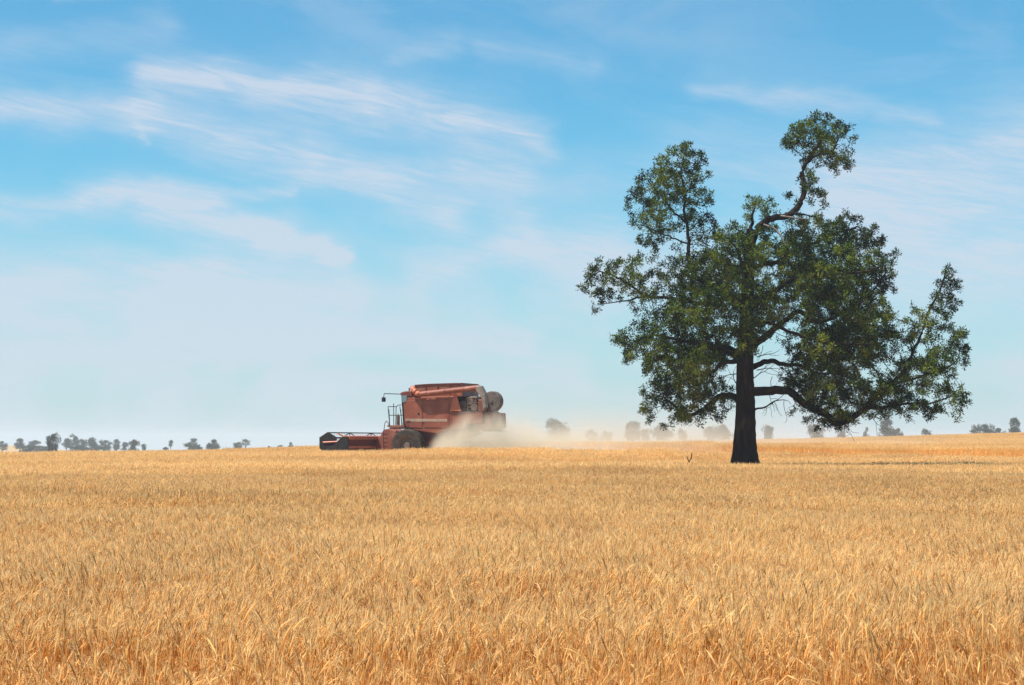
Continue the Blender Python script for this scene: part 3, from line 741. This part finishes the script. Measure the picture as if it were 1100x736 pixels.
# undercarriage
bm = NB(); prism(bm, [(ss(444),zz(462)),(ss(500),zz(460)),(ss(505),zz(466)),(ss(480),zz(476)),(ss(446),zz(480))], -.85, .85)
bm_obj('undercarriage', bm, M['deepred'], hv, .05)
bm = NB(); bar(bm, (0,-1.75,.93), (0,1.75,.93), .16, 12); bm_obj('axle', bm, M['black'], hv)
bm = NB(); bar(bm, (-3.4,-1.3,.62), (-3.4,1.3,.62), .1, 10); bm_obj('axle', bm, M['black'], hv)
def wheel(X, Y, rr, w, out):
    bm = NB()
    lathe(bm, [(-w/2,rr*.58),(-w/2,rr*.86),(-w*.42,rr*.95),(w*.42,rr*.95),(w/2,rr*.86),(w/2,rr*.58)], (X,Y,rr), 48)
    for k in range(26):
        for sd in (-1,1):
            t0 = (k+(.5 if sd>0 else 0))/26*2*math.pi
            vs=[]
            for (yy,tt,r) in ((0,t0,1.0),(0,t0+.06,1.0),(sd*w*.48,t0+.20,.93),(sd*w*.48,t0+.14,.93)):
                for q in (.93*r,1.0*r):
                    vs.append(bm.verts.new((X+rr*q*math.cos(tt), Y+yy, rr+rr*q*math.sin(tt))))
            for f in ((1,3,5,7),(0,1,7,6),(2,4,5,3),(0,2,3,1),(4,6,7,5)): bm.faces.new([vs[i] for i in f])
    wo = empty('wheel'); wo.parent = hv
    me_o = bm_obj('tyre', bm, M['rubber'], wo)
    bm = NB(); s = 1 if Y>0 else -1
    lathe(bm, [(s*w*.38,0),(s*w*.38,rr*.18),(s*w*.2,rr*.22),(s*w*.12,rr*.45),(s*w*.42,rr*.56),(s*w*.5,rr*.6),(s*w*.46,rr*.6),(-s*w*.46,rr*.58),(-s*w*.1,rr*.2),(-s*w*.1,0)], (X,Y,rr), 32)
    bm_obj('rim', bm, M['rim'], wo)
for Y in (-1.62,1.62): wheel(0, Y, .95, .72, 1)
for Y in (-1.35,1.35): wheel(-3.4, Y, .62, .40, 1)
# access platform, rails, ladder
bm = NB(); box(bm, ss(437,1.5), ss(419,1.5), .7, 1.75, zz(459), zz(457)); box(bm, ss(437,1.5), ss(421,1.5), .8, 1.7, zz(461), zz(459.2))
bm_obj('platform', bm, M['red'], hv, .01)
bm = NB(); pieces=[]
for a,b_ in (((418.2,437.3),(420,457)),((424.2,434),(424.5,457)),((427,438),(426.5,457)),((431,437),(433.8,457))):
    bar(bm, (ss(a[0],1.7),1.7,zz(a[1])), (ss(b_[0],1.7),1.7,zz(b_[1])), .022)
for a,b_ in (((418.2,437.3),(427,437.3)),((427,438),(429,435.8)),((429,435.8),(434,435.5)),((419.3,446.5),(434,446.5))):
    bar(bm, (ss(a[0],1.7),1.7,zz(a[1])), (ss(b_[0],1.7),1.7,zz(b_[1])), .02)
bm_obj('handrail', bm, M['black'], hv)
for a,b_ in (((419,440),(420,457)),((432,440),(433,457))):
    bm = NB(); bar(bm, (ss(a[0],.6),.75,zz(a[1])), (ss(b_[0],.6),.75,zz(b_[1])), .02); bm_obj('grab_bar', bm, M['black'], hv)
bm = NB()
bar(bm,(ss(413.4,1.8),1.8,zz(465)),(ss(415,1.8),1.8,zz(455)),.02); bar(bm,(ss(415,1.8),1.8,zz(455)),(ss(416.5,1.8),1.8,zz(452.6)),.02); bar(bm,(ss(416.5,1.8),1.8,zz(452.6)),(ss(419,1.8),1.8,zz(455)),.02); bar(bm,(ss(419,1.8),1.8,zz(455)),(ss(419.5,1.8),1.8,zz(458)),.02)
for k in range(5): bar(bm,(ss(414,1.8)-.02,1.35,zz(462+k*4.5)),(ss(414,1.8)-.02,1.8,zz(462+k*4.5)),.02)
bar(bm,(ss(414,1.8),1.8,zz(482)),(ss(413.4,1.8),1.8,zz(465)),.022)
bm_obj('ladder', bm, M['black'], hv)
bm = NB(); bar(bm, (ss(428.7,1.3),1.3,zz(457)), (ss(428.7,1.3),1.3,zz(447)), .10, 16); bar(bm, (ss(428.7,1.3),1.3,zz(447)), (ss(428.7,1.3),1.3,zz(444.5)), .05, 12, .02)
bm_obj('extinguisher', bm, M['rim'], hv)
bm = NB(); bar(bm, (ss(432.5),1.38,zz(424)), (ss(414.8,1.5),1.62,zz(423.4)), .022); bar(bm,(ss(414.8,1.5),1.62,zz(423.4)),(ss(413.9,1.5),1.62,zz(427.5)),.02)
ma = bm_obj('mirror_arm', bm, M['black'], hv)
bm = NB(); box(bm, ss(415.6,1.5), ss(412.6,1.5), 1.50, 1.74, zz(432.2), zz(427.3)); bm_obj('mirror', bm, M['black'], ma, .03)
bm = NB(); bar(bm, (ss(439.2),1.1,zz(421)), (ss(439.2),1.1,zz(417.4)), .035, 10); bm_obj('beacon', bm, M['black'], hv)
# feeder house with rounded shroud
bm = NB(); prism(bm, [(.75,1.35),(1.1,1.75),(1.55,1.92),(1.95,1.80),(2.15,1.45),(2.45,1.2),(2.5,.5),(2.2,.35),(1.2,.65),(.75,.85)], -.7, .75)
bm_obj('feeder_house', bm, M['red'], hv, .06)
# header: 9 m wide platform, auger, reel, dividers, knife
hd = empty('header'); hd.parent = hv
W = 4.5
bm = NB(); prism(bm, [(2.42,.30),(2.42,1.30),(2.52,1.36),(2.62,1.30),(2.56,.45),(2.9,.30),(3.75,.26),(3.75,.22),(2.6,.22)], -W, W)
bm_obj('back_sheet', bm, M['deepred'], hd, .01)
bm = NB(); prism(bm, [(2.28,1.28),(2.28,1.46),(2.62,1.50),(2.68,1.34)], -W, W); prism(bm, [(2.30,.8),(2.30,.93),(2.40,.93),(2.40,.8)], -W, W)
bm_obj('top_beam', bm, M['red2'], hd, .02)
bm = NB(); bar(bm, (3.05,-W+.1,.62), (3.05,W-.1,.62), .17, 16)
for sgn in (-1,1):
    prev=None
    for k in range(150):
        t=k*.42; y = sgn*(W-.15 - k*.026); p=(3.05+.29*math.cos(t), y, .62+.29*math.sin(t)); q=(3.05+.16*math.cos(t), y, .62+.16*math.sin(t))
        v=(bm.verts.new(p),bm.verts.new(q))
        if prev: bm.faces.new([prev[0],prev[1],v[1],v[0]])
        prev=v
bm_obj('feed_auger', bm, M['steel'], hd)
for sgn in (-1,1):
    bm = NB(); prism(bm, [(2.35,.25),(2.35,1.45),(2.75,1.42),(3.2,1.0),(3.7,.75),(4.15,.42),(4.25,.24)], sgn*W-.05, sgn*W+.07)
    bm_obj('divider', bm, M['black'], hd, .02)
    bm = NB(); bar(bm, (2.5,sgn*(W-.12),1.44), (3.05,sgn*(W-.12),1.16), .055, 10); bar(bm, (3.05,sgn*(W-.12),1.16), (3.95,sgn*(W-.12),1.12), .05, 10)
    bar(bm, (2.6,sgn*(W+.02),1.42), (2.95,sgn*(W+.12),1.62), .04, 8)
    bm_obj('reel_arm', bm, M['red2'], hd)
bm = NB()
for k in range(int(2*W/.15)): 
    y=-W+.1+k*.15; bar(bm,(3.75,y,.24),(3.92,y,.23),.02,5,.005)
box(bm, 3.72,3.82,-W,W,.24,.262); bm_obj('knife_bar', bm, M['steel'], hd)
rl = empty('reel'); rl.parent = hd
rc = (3.66,1.10); RRr=.56
bm = NB(); bar(bm,(rc[0],-W+.2,rc[1]),(rc[0],W-.2,rc[1]),.06,12)
for k in range(6):
    t=k/6*2*math.pi+.5; px_,pz_=rc[0]+RRr*math.cos(t),rc[1]+RRr*math.sin(t)
    bar(bm,(px_,-W+.18,pz_),(px_,W-.18,pz_),.03,8)
    for j in range(int((2*W-.4)/.22)):
        y=-W+.25+j*.22; bar(bm,(px_,y,pz_),(px_+.03,y,pz_-.2),.008,4)
bm_obj('reel_bats', bm, M['black'], hd).name='reel_bats'
for y in (-W+.2,-W*.33,W*.33,W-.2):
    bm = NB(); vv=[]
    end = abs(y)>W*.5
    for k in range(6):
        t=k/6*2*math.pi+.5; t2=(k+1)/6*2*math.pi+.5
        bar(bm,(rc[0],y,rc[1]),(rc[0]+RRr*math.cos(t),y,rc[1]+RRr*math.sin(t)),.03,6)
        bar(bm,(rc[0]+RRr*math.cos(t),y,rc[1]+RRr*math.sin(t)),(rc[0]+RRr*math.cos(t2),y,rc[1]+RRr*math.sin(t2)),.025,6)
    if end:
        prism(bm, [(rc[0]+RRr*1.08*math.cos(k/6*2*math.pi+.5), rc[1]+RRr*1.08*math.sin(k/6*2*math.pi+.5)) for k in range(6)], y+(.05 if y>0 else -.07), y+(.07 if y>0 else -.05))
    bm_obj('reel_spider', bm, M['black'], hd)
bpy.data.objects.remove(rl)

# ------------------------------------------------------------------ dust and haze
def volume_mat(name, color, build, aniso=.2):
    m = bpy.data.materials.new(name); m.use_nodes=True; nt=m.node_tree; nt.nodes.clear()
    out = N(nt,'ShaderNodeOutputMaterial'); pv = N(nt,'ShaderNodeVolumePrincipled')
    pv.inputs['Color'].default_value=(*color,1); pv.inputs['Anisotropy'].default_value=aniso
    nt.links.new(pv.outputs[0], out.inputs['Volume'])
    d = build(nt)
    if isinstance(d,(int,float)): pv.inputs['Density'].default_value=d
    else: nt.links.new(d, pv.inputs['Density'])
    return m
def mth(nt, op, a, b_=None, c=None, clamp=False):
    n = N(nt,'ShaderNodeMath',operation=op); n.use_clamp=clamp
    for i,v in enumerate((a,b_,c)):
        if v is None: continue
        if isinstance(v,(int,float)): n.inputs[i].default_value=v
        else: nt.links.new(v,n.inputs[i])
    return n.outputs[0]
def mrange(nt, v, a, b_, c=0, d=1):
    n = N(nt,'ShaderNodeMapRange'); n.interpolation_type='SMOOTHSTEP'; nt.links.new(v,n.inputs[0])
    for i,x in enumerate((a,b_,c,d)):
        if isinstance(x,(int,float)): n.inputs[i+1].default_value=x
        else: nt.links.new(x,n.inputs[i+1])
    return n.outputs[0]
def hull(name, rings):
    """rounded hull along +X: (x, half width, height)"""
    bm=NB(); rows=[]
    for x,w,h,b0 in rings:
        rows.append([bm.verts.new((x, w*math.cos(t), b0+h*max(0,math.sin(t)) if math.sin(t)>0 else b0+.25*math.sin(t))) for t in [k/20*2*math.pi for k in range(20)]])
    for a,b_ in zip(rows,rows[1:]):
        for k in range(20): bm.faces.new([a[k],a[(k+1)%20],b_[(k+1)%20],b_[k]])
    bm.faces.new(rows[0]); bm.faces.new(rows[-1][::-1])
    bmesh.ops.recalc_face_normals(bm, faces=bm.faces)
    me=bpy.data.meshes.new(name); bm.to_mesh(me); bm.free(); return me
DUST = (.95,.84,.66)
def plume_density(nt):
    tc=N(nt,'ShaderNodeTexCoord'); sp_=N(nt,'ShaderNodeSeparateXYZ'); nt.links.new(tc.outputs['Object'],sp_.inputs[0]); x,y,z=sp_.outputs
    n=N(nt,'ShaderNodeTexNoise'); n.inputs['Scale'].default_value=.85; n.inputs['Detail'].default_value=5; n.inputs['Roughness'].default_value=.6; n.inputs['Distortion'].default_value=.4; nt.links.new(tc.outputs['Object'],n.inputs['Vector'])
    nz=mth(nt,'MULTIPLY_ADD',mth(nt,'SUBTRACT',n.outputs['Fac'],.5),3.4,0)
    # soft body: height limit rises from the front, then sinks down the trail
    top=N(nt,'ShaderNodeFloatCurve'); cv=top.mapping.curves[0]
    pts=[(0,.10),(.06,.42),(.14,.60),(.28,.46),(.45,.36),(.7,.27),(1,.20)]
    cv.points[0].location=pts[0]; cv.points[1].location=pts[-1]
    for p in pts[1:-1]: cv.points.new(*p)
    top.mapping.update(); nt.links.new(mth(nt,'DIVIDE',x,20.0,clamp=True), top.inputs['Value'])
    hz=mth(nt,'MULTIPLY',top.outputs[0],4.2)
    zn=mth(nt,'ADD',mth(nt,'DIVIDE',z,hz), mth(nt,'MULTIPLY',nz,-.40))
    body=mrange(nt,zn,1.15,.25)
    edge=mth(nt,'MULTIPLY',mrange(nt,mth(nt,'ABSOLUTE',y),2.4,.8),mth(nt,'MULTIPLY',mrange(nt,x,.0,1.2),mrange(nt,x,20,10)))
    amp=N(nt,'ShaderNodeMapRange'); amp.inputs[1].default_value=3; amp.inputs[2].default_value=11; amp.inputs[3].default_value=1.05; amp.inputs[4].default_value=.22; nt.links.new(x,amp.inputs[0])
    return mth(nt,'MULTIPLY',mth(nt,'MULTIPLY',body,edge),amp.outputs[0])
dx = (457-550)/F*113; dz=float(zfun(dx+6,112.5))
me = hull('dust_cloud', [(0,2.2,3.2,0),(1,2.6,4.2,0),(6,2.7,4.2,0),(12,2.7,3.4,0),(20,2.6,2.4,0)])
o = link('dust_cloud', me, None, [volume_mat('dust', DUST, plume_density)])
o.location=(dx,112.3,dz+.1); tag(o,'thick pale dust billowing round the rear wheels of the harvester','dust',kind='stuff')
def trail_density(nt):
    tc=N(nt,'ShaderNodeTexCoord'); sp_=N(nt,'ShaderNodeSeparateXYZ'); nt.links.new(tc.outputs['Object'],sp_.inputs[0]); x,y,z=sp_.outputs
    mp=N(nt,'ShaderNodeMapping'); mp.inputs['Scale'].default_value=(.5,.5,1.1); nt.links.new(tc.outputs['Object'],mp.inputs[0])
    n=N(nt,'ShaderNodeTexNoise'); n.inputs['Scale'].default_value=.42; n.inputs['Detail'].default_value=4; nt.links.new(mp.outputs[0],n.inputs['Vector'])
    hz=N(nt,'ShaderNodeMapRange'); hz.inputs[1].default_value=0; hz.inputs[2].default_value=34; hz.inputs[3].default_value=1.3; hz.inputs[4].default_value=.42; nt.links.new(x,hz.inputs[0])
    ez=mth(nt,'POWER',2.718,mth(nt,'MULTIPLY',mth(nt,'DIVIDE',z,hz.outputs[0]),-1))
    nn=mrange(nt,n.outputs['Fac'],.3,.7,.35,1.5)
    edge=mth(nt,'MULTIPLY',mrange(nt,mth(nt,'ABSOLUTE',y),4.8,2),mth(nt,'MULTIPLY',mrange(nt,x,0,6),mrange(nt,x,38,14)))
    edge=mth(nt,'MULTIPLY',edge,mrange(nt,z,5.2,2.5))
    return mth(nt,'MULTIPLY',mth(nt,'MULTIPLY',ez,nn),mth(nt,'MULTIPLY',edge,.42))
tx = (478-550)/F*122
me = hull('dust_haze', [(0,4.6,5.2,0),(4,5,5.4,0),(20,5,5.2,0),(40,5,4,0)])
o = link('dust_trail', me, None, [volume_mat('dust_thin', DUST, trail_density)])
o.location=(tx,124,float(zfun(tx+12,124))+.3); tag(o,'thin dust drifting low over the wheat between the harvester and the big tree','dust',kind='stuff')

bm=NB(); box(bm,-5100,5100,-5100,5100,-34,19)
o=bm_obj('haze',bm,volume_mat('air',(.74,.87,1.0),lambda nt:.00033,aniso=.3),None); tag(o,'pale blue summer haze over the far land','haze',kind='stuff')

# ------------------------------------------------------------------ sky and sun
SUN_EL, SUN_AZ = 63, -112        # azimuth from the view direction, negative = left
w = bpy.data.worlds.new('World'); scene.world = w; w.use_nodes=True; nt=w.node_tree
bg = nt.nodes['Background']
sky = N(nt,'ShaderNodeTexSky',sky_type='NISHITA'); sky.sun_disc=False
sky.sun_elevation=R(SUN_EL); sky.sun_rotation=R(SUN_AZ); sky.altitude=200; sky.air_density=1.0; sky.dust_density=.6; sky.ozone_density=1.6
tc=N(nt,'ShaderNodeTexCoord'); sp_=N(nt,'ShaderNodeSeparateXYZ'); nt.links.new(tc.outputs['Generated'],sp_.inputs[0]); X,Y,Z=sp_.outputs
U=mth(nt,'MULTIPLY_ADD',mth(nt,'ARCTAN2',X,Y),2200,550); Vv=mth(nt,'MULTIPLY_ADD',mth(nt,'ARCSINE',Z),-2200,474)
cb=N(nt,'ShaderNodeCombineXYZ'); nt.links.new(U,cb.inputs[0]); nt.links.new(Vv,cb.inputs[1])
def snoise(scale, sx, sy, rot=0, detail=6, off=0, rough=.55, dist=0):
    mp=N(nt,'ShaderNodeMapping'); mp.inputs['Scale'].default_value=(sx,sy,1); mp.inputs['Location'].default_value=(off,off*.7,off)
    mp.vector_type='POINT'
    r0=N(nt,'ShaderNodeVectorRotate',rotation_type='Z_AXIS'); r0.inputs['Angle'].default_value=rot; nt.links.new(cb.outputs[0],r0.inputs['Vector']); nt.links.new(r0.outputs[0],mp.inputs[0])
    n=N(nt,'ShaderNodeTexNoise'); n.inputs['Scale'].default_value=scale; n.inputs['Detail'].default_value=detail; n.inputs['Roughness'].default_value=rough; n.inputs['Distortion'].default_value=dist
    nt.links.new(mp.outputs[0],n.inputs['Vector']); return n.outputs['Fac']
w1=snoise(.008,1,2.2,0,4,3); w2=snoise(.009,1,2.0,0,4,17)
DU=mth(nt,'ADD',U,mth(nt,'MULTIPLY',mth(nt,'SUBTRACT',w1,.5),70)); DV=mth(nt,'ADD',Vv,mth(nt,'MULTIPLY',mth(nt,'SUBTRACT',w2,.5),45))
def seg(x0,y0,x1,y1,wd,amp):
    dx_,dy_=x1-x0,y1-y0; L2=dx_*dx_+dy_*dy_
    px=mth(nt,'SUBTRACT',DU,x0); py=mth(nt,'SUBTRACT',DV,y0)
    t=mth(nt,'ADD',mth(nt,'MULTIPLY',px,dx_/L2),mth(nt,'MULTIPLY',py,dy_/L2),clamp=True)
    ex=mth(nt,'SUBTRACT',px,mth(nt,'MULTIPLY',t,dx_)); ey=mth(nt,'SUBTRACT',py,mth(nt,'MULTIPLY',t,dy_))
    d2=mth(nt,'ADD',mth(nt,'MULTIPLY',ex,ex),mth(nt,'MULTIPLY',ey,ey))
    return mth(nt,'MULTIPLY',mth(nt,'POWER',2.718,mth(nt,'MULTIPLY',d2,-1/(wd*wd))),amp)
segs=[(150,86,400,104,16,.70),(400,104,590,152,14,.66),(300,102,500,140,28,.34),(170,90,520,128,36,.25),
 (-60,122,160,132,20,.62),(160,132,330,175,28,.60),(330,175,480,225,26,.50),(380,190,560,180,22,.40),
 (90,214,230,214,16,.74),(170,226,300,256,19,.82),(290,256,374,276,10,.85),(-40,232,120,225,16,.42),(230,208,300,206,8,.40),
 (-80,325,230,305,34,.55),(200,305,360,312,28,.42),(-80,395,300,372,22,.45),(150,350,560,372,18,.40),(-80,345,90,352,10,.35),(300,420,620,400,18,.3),
 (450,295,560,262,26,.48),(560,262,660,262,26,.44),(500,180,560,235,24,.30),(600,300,760,270,40,.34),(560,200,700,190,30,.20),
 (900,215,1160,150,46,.66),(940,245,1160,225,34,.50),(750,96,990,130,11,.40),(960,300,1160,300,44,.48),(740,170,900,190,34,.28),(520,50,640,76,14,.22),(0,70,180,36,16,.22),(60,4,150,-4,8,.32),(150,120,162,166,5,.45),(430,60,490,45,10,.2)]
tot=None
for s_ in segs:
    v=seg(*s_); tot = mth(nt,'SUBTRACT',1,v) if tot is None else mth(nt,'MULTIPLY',tot,mth(nt,'SUBTRACT',1,v))
tot=mth(nt,'SUBTRACT',1,tot)
fib=snoise(.013,.7,4.2,R(-10),9,5,.62,1.2); fib2=snoise(.004,1,2.6,R(-6),6,9,.6,.6)
fib3=snoise(.03,.5,6.5,R(-11),8,23,.7,.6)
mod=mrange(nt,fib,.3,.7,.68,1.18); 
cl=mth(nt,'MULTIPLY',mth(nt,'MULTIPLY',tot,mod),mrange(nt,fib3,.32,.68,.80,1.18))
base=mrange(nt,fib2,.42,.78,0,.24)
low=mth(nt,'MULTIPLY',mrange(nt,Vv,150,450,0,.72),mrange(nt,fib2,.3,.7,.74,1.14))
cl=mth(nt,'ADD',mth(nt,'ADD',cl,base),low)
cl=mth(nt,'MULTIPLY',mth(nt,'MINIMUM',cl,.88),.92,clamp=True)
tint=N(nt,'ShaderNodeMix',data_type='RGBA',blend_type='MULTIPLY'); tint.inputs[0].default_value=1; nt.links.new(sky.outputs[0],tint.inputs[6]); tint.inputs[7].default_value=(.44,1.0,1.15,1)
cm=N(nt,'ShaderNodeMix',data_type='RGBA'); nt.links.new(cl,cm.inputs[0]); nt.links.new(tint.outputs[2],cm.inputs[6]); cm.inputs[7].default_value=(5.3,5.85,6.7,1)
nt.links.new(cm.outputs[2],bg.inputs[0]); bg.inputs[1].default_value=.070
sl=bpy.data.lights.new('sun','SUN'); sl.energy=5.0; sl.angle=R(.53); sl.color=(1,.955,.88)
so=bpy.data.objects.new('sun',sl); C.objects.link(so)
dv=Vector((math.sin(R(SUN_AZ))*math.cos(R(SUN_EL)), math.cos(R(SUN_AZ))*math.cos(R(SUN_EL)), math.sin(R(SUN_EL))))
so.rotation_euler=dv.to_track_quat('Z','Y').to_euler(); so.location=(0,0,60)

# ------------------------------------------------------------------ render settings
vs=scene.view_settings; vs.view_transform='Standard'; vs.look='None'; vs.gamma=1; vs.exposure=.82; vs.use_curve_mapping=False
cy=scene.cycles; cy.use_denoising=True; cy.denoiser='OPENIMAGEDENOISE'; cy.denoising_input_passes='RGB_ALBEDO_NORMAL'; cy.denoising_prefilter='ACCURATE'
cy.max_bounces=8; cy.diffuse_bounces=4; cy.glossy_bounces=2; cy.transmission_bounces=4; cy.volume_bounces=1; cy.transparent_max_bounces=8
cy.volume_step_rate=2.0; cy.volume_max_steps=128
